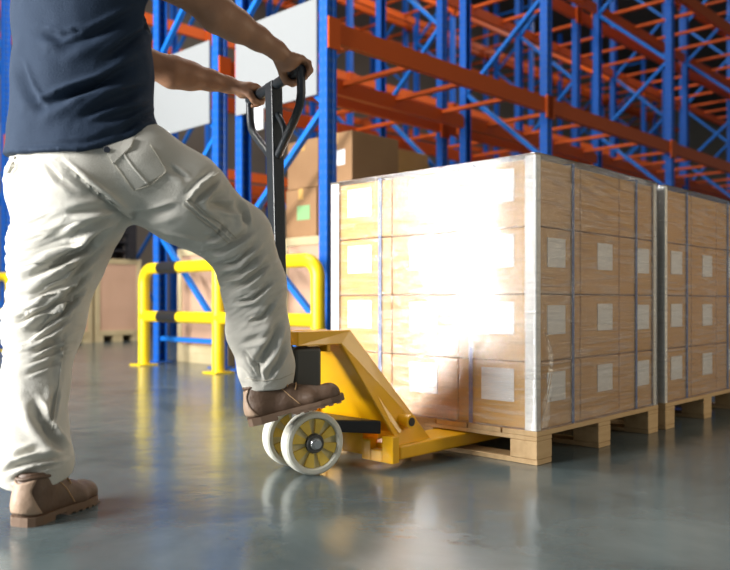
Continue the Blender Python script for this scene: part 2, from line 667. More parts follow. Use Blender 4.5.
k = 0
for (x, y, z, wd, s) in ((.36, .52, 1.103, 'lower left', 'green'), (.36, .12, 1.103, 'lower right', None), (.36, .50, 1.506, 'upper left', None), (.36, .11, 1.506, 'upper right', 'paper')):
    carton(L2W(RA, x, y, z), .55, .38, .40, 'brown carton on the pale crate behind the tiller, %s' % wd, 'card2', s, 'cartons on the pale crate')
carton(L2W(RB, 2.10, .08, 0), .85, .80, 1.12, 'tall tan carton on the floor, lower of two, behind the wrapped load', 'card')
carton(L2W(RB, 2.12, .09, 1.123), .80, .78, 1.10, 'tall tan carton showing above the left of the wrapped load', 'card')
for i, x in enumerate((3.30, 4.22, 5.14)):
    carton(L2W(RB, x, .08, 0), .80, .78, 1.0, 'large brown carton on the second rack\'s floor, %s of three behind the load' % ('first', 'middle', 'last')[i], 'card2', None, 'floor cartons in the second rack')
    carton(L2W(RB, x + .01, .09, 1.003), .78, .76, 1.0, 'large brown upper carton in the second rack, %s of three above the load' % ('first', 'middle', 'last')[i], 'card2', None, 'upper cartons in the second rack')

# ------------------------------------------------------------ loaded pallets
CORN = Vector((.594, 2.708, 0))
PW, PD = .99, 1.04          # along DR, along DL
PH = .117                   # pallet height
BH = .2385                  # carton height
NAMES = ('nearer', 'further')


def wood_pallet(base, label):
    t = thing('wooden_pallet', label, 'pallet', base, ANG)
    bs = (.10, .10)
    for y in [k_ * .15 for k_ in range(7)]:
        MB().box(0, PW, y, y + .143 - (.003 if y > .8 else 0), PH - .018, PH).build('deck_board', M['wood'], t, bevel=.002)
    for x in (0, PW / 2 - .05, PW - .10):
        MB().box(x, x + .10, 0, PD, PH - .034, PH - .0185).build('stringer_board', M['wood'], t, bevel=.002)
    for x in (0, PW / 2 - .05, PW - .10):
        for y in (0, PD / 2 - .06, PD - .11):
            MB().box(x, x + .10, y, y + .11, .0185, PH - .0345).build('block', M['wood'], t, bevel=.003)
        MB().box(x + .002, x + .098, 0, PD, 0, .018).build('bottom_board', M['wood'], t, bevel=.002)
    return t


def stack(base, which, first):
    """cartons, corner boards, straps and film of one load; which = words for the labels"""
    cw, cd = (PW - .03) / 3, (PD - .03) / 3
    mbx = MB().box(.002, cw - .002, .002, cd - .002, .0005, BH - .0025)
    rows = ('bottom row', 'second row up', 'third row up', 'top row')
    for r_ in range(4):
        for i in range(3):
            for j in range(3):
                if i and j:
                    continue                     # only the cartons of the two faces the photo shows
                if not first and j and i:
                    continue
                if j == 0 and i == 0:
                    lab = 'carton at the near front corner, %s of the %s' % (rows[r_], which)
                elif i == 0:
                    lab = 'carton in the %s of the left face, %s column, %s' % (rows[r_], ('', 'middle', 'far')[j], which)
                else:
                    lab = 'carton in the %s of the right face, %s column, %s' % (rows[r_], ('', 'middle', 'far')[i], which)
                t = thing('carton', lab, 'box', L2W(base, .015 + i * cw, .015 + j * cd, PH + .001 + r_ * BH), ANG, 'cartons of the ' + which)
                jx = random.uniform(-.0015, .0015)
                mbx.build('box_body', M['card'], t, bevel=.006)
                zc = BH * .40 + random.uniform(-.004, .004)
                if i == 0:
                    yc = cd * (.47, .5, .54)[j]
                    MB().box(-.0012, .0015, yc - .070, yc + .070, zc, zc + .118).build('label', M['paper'], t)
                if j == 0 and r_ < 3:
                    xc = cw * (.44, .60, .66)[i]
                    MB().box(xc - .062, xc + .062, -.0012, .0015, zc, zc + .105).build('label', M['paper'], t)
    top = PH + .001 + 4 * BH
    # corner boards
    for nm, cx, cy, sx, sy in (('near front', 0, 0, 1, 1), ('left rear', 0, PD, 1, -1), ('right rear', PW, 0, -1, 1)):
        o = MB()
        e, ex, th = .052, .034, .004
        pts = [(cx + sx * .006, cy + sy * .006), (cx + sx * ex, cy + sy * .006), (cx + sx * ex, cy + sy * (.006 + th)), (cx + sx * (.006 + th), cy + sy * (.006 + th)), (cx + sx * (.006 + th), cy + sy * e), (cx + sx * .006, cy + sy * e)]
        o.prism([(x, y, 0) for x, y in pts], (0, 0, top + .006 - PH))
        ob = o.build('corner_board', M['board'])
        ob.location = L2W(base, 0, 0, PH)
        ob.rotation_euler = (0, 0, ANG)
        tag(ob, 'white cardboard edge protector at the %s corner of the %s' % (nm, which), 'corner board', 'corner boards')
    # straps
    g = .0035
    def strap(axis, c, nm):
        wd = .0085
        o = MB()
        if axis == 'x':
            P4 = [(.015 - g, PH + .002), (.015 - g, top + g), (PW - .015 + g, top + g), (PW - .015 + g, PH + .002)]
            for (a0, z0), (a1, z1) in zip(P4[:-1], P4[1:]):
                o.box(min(a0, a1) - .0008, max(a0, a1) + .0008, c - wd, c + wd, min(z0, z1) - .0008, max(z0, z1) + .0008)
        else:
            P4 = [(.015 - g, PH + .002), (.015 - g, top + g + .003), (PD - .015 + g, top + g + .003), (PD - .015 + g, PH + .002)]
            for (a0, z0), (a1, z1) in zip(P4[:-1], P4[1:]):
                o.box(c - wd, c + wd, min(a0, a1) - .0008, max(a0, a1) + .0008, min(z0, z1) - .0008, max(z0, z1) + .0008)
        ob = o.build('strap', M['strap'])
        ob.location = L2W(base, 0, 0, 0)
        ob.rotation_euler = (0, 0, ANG)
        tag(ob, 'blue strap down the %s of the %s' % (nm, which), 'strap', 'straps')
    strap('x', .75, 'left face near its left end')
    strap('x', .289, 'left face near its front corner')
    strap('y', .27, 'right face near its front corner')
    strap('y', .80, 'right face near its rear end')
    # film
    rc = .012
    off = .0065
    per = []
    W_, D_ = PW + 2 * off - .012, PD + 2 * off - .012
    x0, y0, x1, y1 = .006 - off, .006 - off, PW - .006 + off, PD - .006 + off

    def side(a, b, n, nrm):
        for q in range(n):
            f = (q + .5) / n
            per.append((a[0] + (b[0] - a[0]) * f, a[1] + (b[1] - a[1]) * f, nrm, f))
    side((x0 + rc, y0), (x1 - rc, y0), 90, (0, -1))
    for q in range(4):
        t_ = -math.pi / 2 + math.pi / 2 * (q + .5) / 4
        per.append((x1 - rc + rc * math.cos(t_), y0 + rc + rc * math.sin(t_), (math.cos(t_), math.sin(t_)), 0))
    side((x1, y0 + rc), (x1, y1 - rc), 30, (1, 0))
    for q in range(4):
        t_ = math.pi / 2 * (q + .5) / 4
        per.append((x1 - rc + rc * math.cos(t_), y1 - rc + rc * math.sin(t_), (math.cos(t_), math.sin(t_)), 0))
    side((x1 - rc, y1), (x0 + rc, y1), 30, (0, 1))
    for q in range(4):
        t_ = math.pi / 2 + math.pi / 2 * (q + .5) / 4
        per.append((x0 + rc + rc * math.cos(t_), y1 - rc + rc * math.sin(t_), (math.cos(t_), math.sin(t_)), 0))
    side((x0, y1 - rc), (x0, y0 + rc), 90, (-1, 0))
    for q in range(4):
        t_ = math.pi + math.pi / 2 * (q + .5) / 4
        per.append((x0 + rc + rc * math.cos(t_), y0 + rc + rc * math.sin(t_), (math.cos(t_), math.sin(t_)), 0))
    n, nv = len(per), 150
    vs, fs = [], []
    seed = 0 if first else 37
    zb, zt = PH + .002, top + .013
    for q in range(nv + 1):
        z = zb + (zt - zb) * q / nv
        for (x, y, nr, f) in per:
            edge = 4 * f * (1 - f)
            upper = max(0, min(1, (z - .72) / .12))
            right = nr == (0, -1)
            amp = (.0015 + (.0085 * upper if right else .0009))
            tilt = z + .06 * x * (1 if right else 0)
            h = noise.noise((x * 2.3 + seed, y * 2.3, tilt * 34)) * .65 + noise.noise((x * 5.1, y * 5.1 + seed, tilt * 75)) * .45 + (noise.noise((x * 9, seed + 5, tilt * 120)) * .5 if right else 0)
            h = (h + .55) * amp * edge
            # the film flares a little at the foot where it is tucked onto the pallet
            low = max(0, (PH + .05 - z) / .06)
            h += low * .005 * (1 + noise.noise((x * 12, y * 12 + seed, 3)))
            vs.append((x + nr[0] * h, y + nr[1] * h, z))
    for q in range(nv):
        for k in range(n):
            k2 = (k + 1) % n
            fs.append((q * n + k, q * n + k2, (q + 1) * n + k2, (q + 1) * n + k))
    fs.append(tuple(nv * n + k for k in range(n)))
    fm = MB()
    fm.add(vs, fs)
    me = bpy.data.meshes.new('stretch_film')
    me.from_pydata(fm.v, [], fm.f)
    ob = link('stretch_film', me, M['film'], None, 'all')
    ob.location = base
    ob.rotation_euler = (0, 0, ANG)
    tag(ob, 'clear shiny stretch film wrapped around the %s' % which, 'stretch film', 'stretch films')
    # loose film end hanging by the front corner
    if first:
        tl = MB()
        vs, fs = [], []
        nn = 40
        for q in range(nn + 1):
            f = q / nn
            z = .13 + .33 * f
            wd = .012 + .04 * (1 - f) * (.6 + .4 * math.sin(f * 9)) + .012 * math.sin(f * math.pi)
            xc = .02 + .055 * (f if f < .75 else .75 - (f - .75) * 2.2)
            for k in range(7):
                s_ = k / 6 - .5
                vs.append((xc + s_ * wd, -.012 - .009 * math.sin(k * 2.1 + f * 12) ** 2 - .004 * math.sin(f * math.pi), z))
        for q in range(nn):
            for k in range(6):
                fs.append((q * 7 + k, q * 7 + k + 1, (q + 1) * 7 + k + 1, (q + 1) * 7 + k))
        tl.add(vs, fs)
        o = tl.build('loose_end', M['film'], ob, smooth='all')
        o['label'] = 'crumpled loose end of the film'


wood_pallet(CORN, 'wooden pallet under the nearer wrapped load, its left side entered by the jack forks')
stack(CORN, 'nearer wrapped load', True)
C2 = CORN + DR * 1.052 - DL * .006
wood_pallet(C2, 'wooden pallet under the further wrapped load at the right edge')
stack(C2, 'further wrapped load', False)

# ------------------------------------------------------------ pallet jack
JO = Vector((-.2125, 2.648, 0))
jack = thing('pallet_jack', 'yellow hand pallet jack with black tiller, forks under the nearer wrapped load', 'pallet jack', JO, ANG)
for sg in (-1, 1):
    o = MB()
    pts = [(-.075, sg * .065, .422), (-.075, sg * .065, .470), (.166, sg * .065, .470), (.436, sg * .205, .076), (.250, sg * .222, .076), (.112, sg * .075, .422)]
    th = Vector((0, -sg * .014, 0))
    o.prism(pts, th)
    o.build('side_plate', M['jack'], jack, bevel=.004)
    MB().lathe([(.0, 0), (.024, 0), (.024, .05), (.0, .05)], (.305, sg * .175, .152), (0, sg, 0), 24).build('bushing', M['jack'], jack, smooth=True)
    b_ = MB().lathe([(.0, 0), (.015, 0), (.015, .003), (.0, .003)], (.305, sg * .225, .152), (0, sg, 0), 24).build('bushing_bore', M['black'], jack, smooth=True)
    # fork: channel with rounded nose
    f = MB()
    y0, y1 = (-.238, -.085) if sg < 0 else (.085, .238)
    f.prism([(.232, y0, .032), (1.13, y0, .032), (1.20, y0 + .03, .032), (1.20, y1 - .03, .032), (1.13, y1, .032), (.232, y1, .032)], (0, 0, .047))
    f.build('fork', M['jack'], jack, bevel=.006)
    # heel of the fork with a notch cut in its face
    h_ = MB()
    yy0, yy1 = (-.236, -.09) if sg < 0 else (.09, .236)
    ya, yb = yy0 + .05, yy0 + .105
    h_.box(.196, .23, yy0, ya, .022, .112).box(.196, .23, ya, yb, .022, .062).box(.196, .23, yb, yy1, .022, .094)
    h_.build('fork_heel', M['jack'], jack, bevel=.003)
# top plate over the pump, the sloping front panel between the side plates, the cross member
MB().box(-.07, .160, -.05, .05, .455, .468).build('top_plate', M['jack'], jack, bevel=.003)
MB().prism([(-.072, -.05, .425), (-.072, .05, .425), (-.072, .05, .468), (-.072, -.05, .468)], (.012, 0, 0)).build('top_lip', M['jack'], jack)
o = MB()
o.hexa([(.112, -.06, .42), (.112, .06, .42), (.262, .206, .115), (.262, -.206, .115), (.126, -.06, .428), (.126, .06, .428), (.276, .206, .122), (.276, -.206, .122)])
o.build('front_panel', M['jack'], jack)
MB().box(.058, .074, -.062, .062, .398, .440).build('panel_rib', M['jack'], jack, bevel=.003)
MB().box(.20, .28, -.09, .09, .035, .125).build('cross_member', M['jack'], jack, bevel=.004)
MB().hexa([(.02, -.07, .135), (.02, .07, .135), (.21, .17, .115), (.21, -.17, .115), (.02, -.07, .175), (.02, .07, .175), (.21, .17, .160), (.21, -.17, .160)]).build('lift_linkage', M['black'], jack, bevel=.004)
# steering assembly, turned a little to the right
th = math.radians(30) - ANG
ux = Vector((math.cos(th), math.sin(th), 0))         # rolling direction in the jack's frame
uy = Vector((-ux.y, ux.x, 0))                        # axle direction


def sb(mb, a0, a1, b0, b1, z0, z1):
    c = [ux * a + uy * b_ for a, b_ in ((a0, b0), (a1, b0), (a1, b1), (a0, b1))]
    return mb.hexa([q + Vector((0, 0, z0)) for q in c] + [q + Vector((0, 0, z1)) for q in c])


sb(MB(), -.05, .05, -.05, .05, .23, .415).build('pump_body', M['jdark'], jack, bevel=.012, seg=3)
o = MB().lathe([(0, .06), (.035, .06), (.035, .24), (0, .24)], (0, 0, 0), (0, 0, 1), 24)
o.build('steering_column', M['jdark'], jack, smooth=True)
MB().lathe([(0, .41), (.017, .41), (.017, .45), (.03, .455), (.03, .46), (0, .46)], (0, 0, 0), (0, 0, 1), 24).build('piston', M['black'], jack, smooth=True)
MB().tube([uy * -.12 + Vector((0, 0, .104)), uy * .12 + Vector((0, 0, .104))], .014, 16).build('axle', M['steel'], jack, smooth=True)
sb(sb(MB(), -.075, -.045, -.038, -.026, .20, .40), -.075, -.045, .026, .038, .20, .40).build('handle_yoke', M['jdark'], jack, bevel=.003)

for sgn in (-1, 1):
    wc = uy * (.078 * sgn) + Vector((0, 0, .104))
    prof = [(.086, -.027), (.0975, -.027), (.103, -.022), (.104, -.010), (.104, .010), (.103, .022), (.0975, .027), (.086, .027), (.082, .022), (.082, -.022)]
    whl = MB().lathe(prof, wc, uy, 64).build('wheel', M['nylon'], jack, smooth=True)
    MB().lathe([(.022, -.009), (.083, -.009), (.083, .009), (.022, .009)], wc, uy, 48).build('web', M['webm'], whl, smooth=True)
    for s2 in (-1, 1):
        for k in range(8):
            a = 2 * math.pi * k / 8 + .25
            MB().lathe([(.034, .007 * s2), (.080, .007 * s2), (.080, .020 * s2), (.034, .017 * s2)], wc, uy, 4, a - .22, a + .22).build('spoke', M['wedge'], whl)
        MB().lathe([(.020, 0), (.031, 0), (.031, .024 * s2), (.028, .027 * s2), (.020, .027 * s2)], wc, uy, 32).build('hub_ring', M['jdark'], whl, smooth=True)
        MB().lathe([(0, 0), (.021, 0), (.021, .026 * s2), (.017, .031 * s2), (0, .032 * s2)], wc, uy, 32).build('hub_cap', M['steel'], whl, smooth=True)

# tiller
inv = Matrix.Rotation(-ANG, 3, 'Z')


def J(v):
    return inv @ (Vector(v) - JO)


KW = P(273.5, 86, 2.60)
UW = Vector((-.5, .866, 0))
GW = Vector((.866, .5, 0))
BW = P(278, 290, 2.615)
YW = P(289, 352, 2.625)
kd = (KW - BW).normalized()
MB().bar(J(BW), J(KW + kd * .012), .060, .040, inv @ GW).build('tiller_shaft', M['hblack'], jack, bevel=.005)
MB().bar(J(YW), J(BW + (BW - YW) * .2), .034, .022, inv @ GW).build('tiller_foot', M['hblack'], jack, bevel=.003)
MB().tube([J(KW + UW * .215), J(KW + UW * .1), J(KW), J(KW - UW * .1), J(KW - UW * .215)], [.0165, .0185, .017, .0185, .0165], 16).build('grip_bar', M['hblack'], jack, smooth=True)
for sgn in (-1, 1):
    e = KW + UW * .207 * sgn
    s0 = KW - kd * .235 + UW * .022 * sgn
    pth = [e + Vector((0, 0, .004)), e - kd * .03 + UW * .004 * sgn, e - kd * .07 + UW * .004 * sgn, e - kd * .105 - UW * .008 * sgn, e - kd * .135 - UW * .04 * sgn, s0 + (e - kd * .135 - UW * .04 * sgn - s0) * .35, s0]
    MB().tube([J(q) for q in pth], .0138, 14).build('grip_loop', M['hblack'], jack, smooth=True)
lv = [KW - kd * .10 - UW * .028, KW - kd * .125 - UW * .055, KW - kd * .15 - UW * .075, KW - kd * .19 - UW * .08]
MB().tube([J(q) for q in lv], [.010, .010, .009, .007], 10).build('release_lever', M['hblack'], jack, smooth=True)
MB().tube([J(q) for q in [KW - kd * .03 + GW * .022, KW - kd * .5 + GW * .022, KW - kd * .68 + GW * .022]], .004, 8).build('release_rod', M['steel'], jack, smooth=True)


# ------------------------------------------------------------ the worker (signed distance volumes, meshed)
class Field:
    def __init__(s, lo, hi, vox):
        s.lo = np.array(lo, float)
        s.v = vox
        s.n = np.ceil((np.array(hi) - s.lo) / vox).astype(int) + 1
        s.a = np.full(tuple(s.n), .12, np.float32)

    def grid(s, lo, hi):
        i0 = np.clip(np.floor((np.array(lo) - s.lo) / s.v).astype(int), 0, s.n)
        i1 = np.clip(np.ceil((np.array(hi) - s.lo) / s.v).astype(int) + 1, 0, s.n)
        sl = tuple(slice(a, b) for a, b in zip(i0, i1))
        ax = [s.lo[k] + np.arange(i0[k], i1[k]) * s.v for k in range(3)]
        return sl, np.meshgrid(*ax, indexing='ij')

    def put(s, sl, d, k, op='u'):
        a = s.a[sl]
        d = d.astype(np.float32)
        if op == 'u':
            if k > 0:
                h = np.clip(.5 + .5 * (a - d) / k, 0, 1)
                s.a[sl] = a + (d - a) * h - k * h * (1 - h)
            else:
                s.a[sl] = np.minimum(a, d)
        elif op == 'cut':
            s.a[sl] = np.maximum(a, d)

    def chain(s, pts, k=.02, lat=None):
        """pts: (pos, r) or (pos, r_lat, r_other); lat: lateral axis for elliptical sections"""
        for p, q in zip(pts[:-1], pts[1:]):
            a, b_ = np.array(p[0], float), np.array(q[0], float)
            ra, rb = p[1], q[1]
            sa, sb_ = (p[2], q[2]) if lat is not None else (ra, rb)
            m_ = max(ra, rb, sa, sb_) + .06 + k
            sl, (X, Y, Z) = s.grid(np.minimum(a, b_) - m_, np.maximum(a, b_) + m_)
            if X.size == 0:
                continue
            ab = b_ - a
            L = max(ab @ ab, 1e-9)
            t = np.clip(((X - a[0]) * ab[0] + (Y - a[1]) * ab[1] + (Z - a[2]) * ab[2]) / L, 0, 1)
            vx, vy, vz = X - a[0] - t * ab[0], Y - a[1] - t * ab[1], Z - a[2] - t * ab[2]
            n2 = vx * vx + vy * vy + vz * vz
            if lat is None:
                d = np.sqrt(n2) - (ra + t * (rb - ra))
            else:
                l = vx * lat[0] + vy * lat[1] + vz * lat[2]
                r1, r2 = ra + t * (rb - ra), sa + t * (sb_ - sa)
                n_ = np.sqrt(np.maximum(n2, 1e-12))
                kk = np.sqrt(l * l / r1 ** 2 + np.maximum(n2 - l * l, 0) / r2 ** 2) + 1e-6
                d = np.minimum(n_ * (1 - 1 / kk), .12)
                d = np.where(kk < .3, -np.minimum(r1, r2) * .7, d)
            s.put(sl, d, k)
        return s

    def ell(s, c, rx, ry, rz, k=.02, R=None):
        """ellipsoid; R = 3x3 whose rows are the local axes"""
        c = np.array(c, float)
        R = np.eye(3) if R is None else np.array(R)
        m_ = max(rx, ry, rz) + .05 + k
        sl, (X, Y, Z) = s.grid(c - m_, c + m_)
        D = np.stack((X - c[0], Y - c[1], Z - c[2]))
        l = [sum(R[i][j] * D[j] for j in range(3)) for i in range(3)]
        k0 = np.sqrt((l[0] / rx) ** 2 + (l[1] / ry) ** 2 + (l[2] / rz) ** 2) + 1e-6
        k1 = np.sqrt((l[0] / rx ** 2) ** 2 + (l[1] / ry ** 2) ** 2 + (l[2] / rz ** 2) ** 2) + 1e-6
        s.put(sl, k0 * (k0 - 1) / k1, k)
        return s

    def cut(s, fn):
        sl, (X, Y, Z) = s.grid(s.lo, s.lo + s.n * s.v)
        s.put(sl, fn(X, Y, Z), 0, 'cut')
        return s

    def mesh(s):
        g = openvdb.FloatGrid(background=.12)
        g.copyFromArray(s.a)
        pts, quads = g.convertToQuads(isovalue=0.0)[:2]
        pts = np.array(pts, float) * s.v + s.lo
        quads = np.array(quads, int)
        q = pts[quads]
        vol = np.einsum('ij,ij->i', q[:, 0], np.cross(q[:, 1], q[:, 2])).sum() + np.einsum('ij,ij->i', q[:, 0], np.cross(q[:, 2], q[:, 3])).sum()
        if vol < 0:
            quads = quads[:, ::-1]
        return pts, quads


def vnormals(p, q):
    d = np.cross(p[q[:, 2]] - p[q[:, 0]], p[q[:, 3]] - p[q[:, 1]])
    n = np.zeros_like(p)
    for i in range(4):
        np.add.at(n, q[:, i], d)
    return n / (np.linalg.norm(n, axis=1, keepdims=True) + 1e-12)


def smooth_pts(p, q, it=2, lam=.5):
    e = np.concatenate([q[:, [0, 1]], q[:, [1, 2]], q[:, [2, 3]], q[:, [3, 0]]])
    for _ in range(it):
        s_ = np.zeros_like(p)
        c = np.zeros(len(p))
        np.add.at(s_, e[:, 0], p[e[:, 1]])
        np.add.at(s_, e[:, 1], p[e[:, 0]])
        np.add.at(c, e[:, 0], 1)
        np.add.at(c, e[:, 1], 1)
        p = p + lam * (s_ / np.maximum(c, 1)[:, None] - p)
    return p


def seg_d(P2, poly):
    """distance from 2D points to a polyline and the position (0..1) along it"""
    best = np.full(len(P2), 1e9)
    pos = np.zeros(len(P2))
    ls = [math.dist(a, b_) for a, b_ in zip(poly[:-1], poly[1:])]
    tot, acc = sum(ls), 0
    for (a, b_), l in zip(zip(poly[:-1], poly[1:]), ls):
        a, b_ = np.array(a, float), np.array(b_, float)
        t = np.clip(((P2 - a) @ (b_ - a)) / max(l * l, 1e-9), 0, 1)
        d = np.linalg.norm(P2 - (a + t[:, None] * (b_ - a)), axis=1)
        u = d < best
        best[u] = d[u]
        pos[u] = (acc + t[u] * l) / tot
        acc += l
    return best, pos


def folds(p, q, creases, sel=None):
    """press creases into the cloth: (polyline, width, depth in metres; negative = valley)"""
    n = vnormals(p, q)
    view = p - np.array([0, 0, H])
    view /= np.linalg.norm(view, axis=1, keepdims=True)
    face = np.clip(-(n * view).sum(1) * 2.2 + .25, 0, 1)
    P2 = np.stack((CX + F * p[:, 0] / p[:, 1], CY - F * (p[:, 2] - H) / p[:, 1]), 1)
    disp = np.zeros(len(p))
    for poly, wdt, dep in creases:
        d, t = seg_d(P2, poly)
        a_, b_ = np.array(poly[0], float), np.array(poly[-1], float)
        sg = np.sign((P2[:, 0] - a_[0]) * (b_[1] - a_[1]) - (P2[:, 1] - a_[1]) * (b_[0] - a_[0]))
        wv = wdt * np.where(sg > 0, .62, 1.25)          # one flank of a fold is steeper than the other
        taper = np.clip(np.minimum(t, 1 - t) * 4, 0.1, 1)
        dep = dep * 1.75
        prof = np.exp(-(d / wv) ** 2) - .6 * np.exp(-((d - 2.0 * wv) / (1.0 * wv)) ** 2)
        disp += dep * taper * prof
    if sel is not None:
        disp = disp * sel
    return p + n * (disp * face)[:, None]


def to_obj(name, p, q, m, parent, org, smooth='all'):
    me = bpy.data.meshes.new(name)
    me.from_pydata((p - np.array(org)).tolist(), [], q.tolist())
    return link(name, me, m, parent, smooth)


ORG = Vector((-.80, 2.2, 0))
person = thing('person', 'person in navy T-shirt and pale khaki trousers, one boot on the jack wheel', 'person', ORG, 0)
LAT = Vector((.721, -.693, 0))      # the worker's right
FWD = Vector((.693, .721, 0))
PEL = Vector((-.795, 2.21, .945))
hipL, hipR = PEL - LAT * .092 + Vector((0, 0, -.03)), PEL + LAT * .085 + Vector((0, 0, -.02))
kneeL = P(44, 322, 2.235)
ankL = G(38, 2.085, .125)
kneeR = P(243, 236, 2.36)
ankR = P(268, 380, 2.53)
shR = Vector((-.70, 2.07, 1.505))
shL = Vector((-.965, 2.345, 1.485))
elR = P(200, 1, 2.235)
elL = P(156, 66, 2.60)
NECK = (shR + shL) / 2 + Vector((.01, .01, .06))
HEAD = NECK + FWD * .05 + Vector((0, 0, .165))

# hands on the grip bar -----------------------------------------------------
def hand(fld, centre_s, elbow, side):
    """fingers curl over the bar; side=+1: index towards +U"""
    up = Vector((0, 0, 1))

    def on(sv, r, ph):
        return KW + UW * sv + (GW * math.cos(ph) + up * math.sin(ph)) * r
    wrist = on(centre_s, .062, math.radians(150)) + (Vector(elbow) - KW).normalized() * .040 + UW * (-.0 * side)
    palm_c = on(centre_s, .037, math.radians(146))
    fr = [.0094, .0100, .0097, .0084]
    for i in range(4):
        sv = centre_s + side * (.031 - .0205 * i)
        r0 = .0185 + fr[i]
        angs = [132, 95, 45, -5, -55, -95][: 6 if i < 3 else 5]
        rr = [r0 + .012, r0 + .004, r0 + .002, r0, r0 - .001, r0 - .001]
        pts = [(on(sv * .9 + centre_s * .1, r0 + .016, math.radians(150)), fr[i] * 1.15)]
        for k, aa in enumerate(angs):
            pts.append((on(sv, rr[k], math.radians(aa)), fr[i] * (1 - .05 * k) * (1.10 if k in (1, 3) else 1)))
        fld.chain(pts, .006)
        fld.chain([(wrist, .021), (on(sv, r0 + .014, math.radians(142)), .0125)], .012)
    fld.ell(palm_c, .043, .025, .034, .014, [list(UW), [GW.x * .6, GW.y * .6, -.8], [GW.x * .8, GW.y * .8, .6]])
    # thumb from the side of the palm, closing underneath
    sv = centre_s + side * .046
    fld.chain([(wrist + UW * side * .012, .018), (on(sv, .034, math.radians(185)), .0125), (on(sv + side * .004, .031, math.radians(225)), .0112), (on(sv, .029, math.radians(268)), .0102), (on(sv - side * .006, .028, math.radians(305)), .0088)], .008)
    return wrist


bf = Field((-1.30, 1.85, .02), (-.10, 2.95, 1.96), .006)
hf = Field((-.62, 2.25, 1.13), (-.10, 2.95, 1.46), .0035)
bf2 = bf


def body(fld, hands_only=False):
    wR = hand(fld, -.198, elR, +1)
    wL = hand(fld, .172, elL, -1)
    for sh, el, wr, sgn in ((shR, elR, wR, 1), (shL, elL, wL, -1)):
        fa = wr - el
        dn = Vector((0, 0, -1))
        fld.chain([(sh, .056), (sh.lerp(el, .5), .050), (el, .041)], .03)
        fld.chain([(el, .043), (el + fa * .22 + dn * .006, .052), (el + fa * .45 + dn * .004, .046), (el + fa * .75, .034), (wr, .026)], .02)
    return fld


body(bf)
bf.chain([(PEL + Vector((0, 0, -.04)), .155, .105), (PEL + Vector((0, 0, .10)), .140, .095), (PEL + Vector((0, 0, .28)) - FWD * .0, .155, .105), (PEL + Vector((.01, .01, .44)), .165, .115), (NECK - Vector((0, 0, .10)), .135, .075)], .03, list(LAT))
bf.chain([(NECK - Vector((0, 0, .12)), .06), (NECK, .057), (NECK + FWD * .03 + Vector((0, 0, .06)), .055), (HEAD - Vector((0, 0, .05)), .055)], .03)
Rh = [list(LAT), list(FWD), [0, 0, 1]]
bf.ell(HEAD + Vector((0, 0, .02)), .075, .095, .100, .02, Rh)
bf.ell(HEAD + FWD * .025 - Vector((0, 0, .055)), .058, .070, .062, .03, Rh)
bf.chain([(HEAD + FWD * .088 + Vector((0, 0, .012)), .010), (HEAD + FWD * .108 - Vector((0, 0, .022)), .014)], .014)
bf.ell(HEAD + FWD * .090 - Vector((0, 0, .052)), .026, .012, .010, .01, Rh)
bf.ell(HEAD + FWD * .078 - Vector((0, 0, .092)), .024, .018, .018, .02, Rh)
for sgn in (-1, 1):
    bf.ell(HEAD + LAT * .077 * sgn - FWD * .008 - Vector((0, 0, .005)), .010, .020, .032, .008, Rh)
    bf.chain([(HEAD + LAT * (.014 * sgn) + FWD * .094 + Vector((0, 0, .026)), .008), (HEAD + LAT * (.050 * sgn) + FWD * .078 + Vector((0, 0, .026)), .008)], .012)
bf.chain([(hipL, .08), (kneeL, .052), (ankL, .038), (ankL + Vector((.02, .05, -.06)), .035)], .03)
bf.chain([(hipR, .08), (kneeR, .052), (ankR, .038), (ankR + Vector((.04, .01, -.05)), .035)], .03)
bp_, bq_ = bf.mesh()
bp_ = smooth_pts(bp_, bq_, 1, .4)
body_o = to_obj('body', bp_, bq_, M['skin'], person, ORG)

# trousers --------------------------------------------------------------------
tf = Field((-1.12, 1.85, .06), (-.17, 2.72, 1.12), .0038)
tf.chain([(PEL + Vector((0, 0, -.07)) - FWD * .015, .190, .160), (PEL + Vector((0, 0, .02)) - FWD * .01, .192, .158), (PEL + Vector((0, 0, .14)), .178, .142)], .03, list(LAT))
tf.ell(hipL - FWD * .05 + Vector((0, 0, -.03)), .12, .12, .13, .05, Rh)
tf.ell(hipR - FWD * .03 + Vector((0, 0, -.03)), .12, .12, .13, .05, Rh)
midL = P(59, 250, 2.255)
tf.chain([(hipL, .130), (P(78, 215, 2.275), .125), (midL, .130), (kneeL, .104), (P(35, 385, 2.16), .083), (P(34, 430, 2.11), .081), (P(35, 462, 2.09), .092), (P(37, 484, 2.085), .080)], .035)
midR = P(181, 196, 2.22)
tf.chain([(hipR + Vector((0, 0, .01)), .130), (P(137, 168, 2.17), .121), (midR, .122), (kneeR - Vector((.02, .01, .01)), .100)], .045)
tf.chain([(kneeR - Vector((.012, .0, .0)), .100), (P(254, 285, 2.42), .094), (P(258, 330, 2.47), .094), (P(266, 365, 2.51), .086), (P(269, 396, 2.53), .077)], .03)
# open waist, cuffs
hemL_n = Vector((.05, .22, -1)).normalized()
hemL_p = P(36, 477, 2.09)
hemR_n = Vector((.06, .0, -1)).normalized()
hemR_p = P(270, 388, 2.53)


def hem_height(X):
    return np.interp(X, [-1.06, -.95, -.857, -.73, -.66, -.607, -.56], [.986, .964, .954, .951, .972, 1.005, 1.082])


tf.cut(lambda X, Y, Z: Z - hem_height(X) - .012)


def cutleg(fld, n_, p_, right):
    def fn(X, Y, Z):
        pl = (X - p_.x) * n_.x + (Y - p_.y) * n_.y + (Z - p_.z) * n_.z
        on = (X > -.62) if right else (X <= -.62)
        return np.where(on & (Z < .5), pl, -1)
    fld.cut(fn)


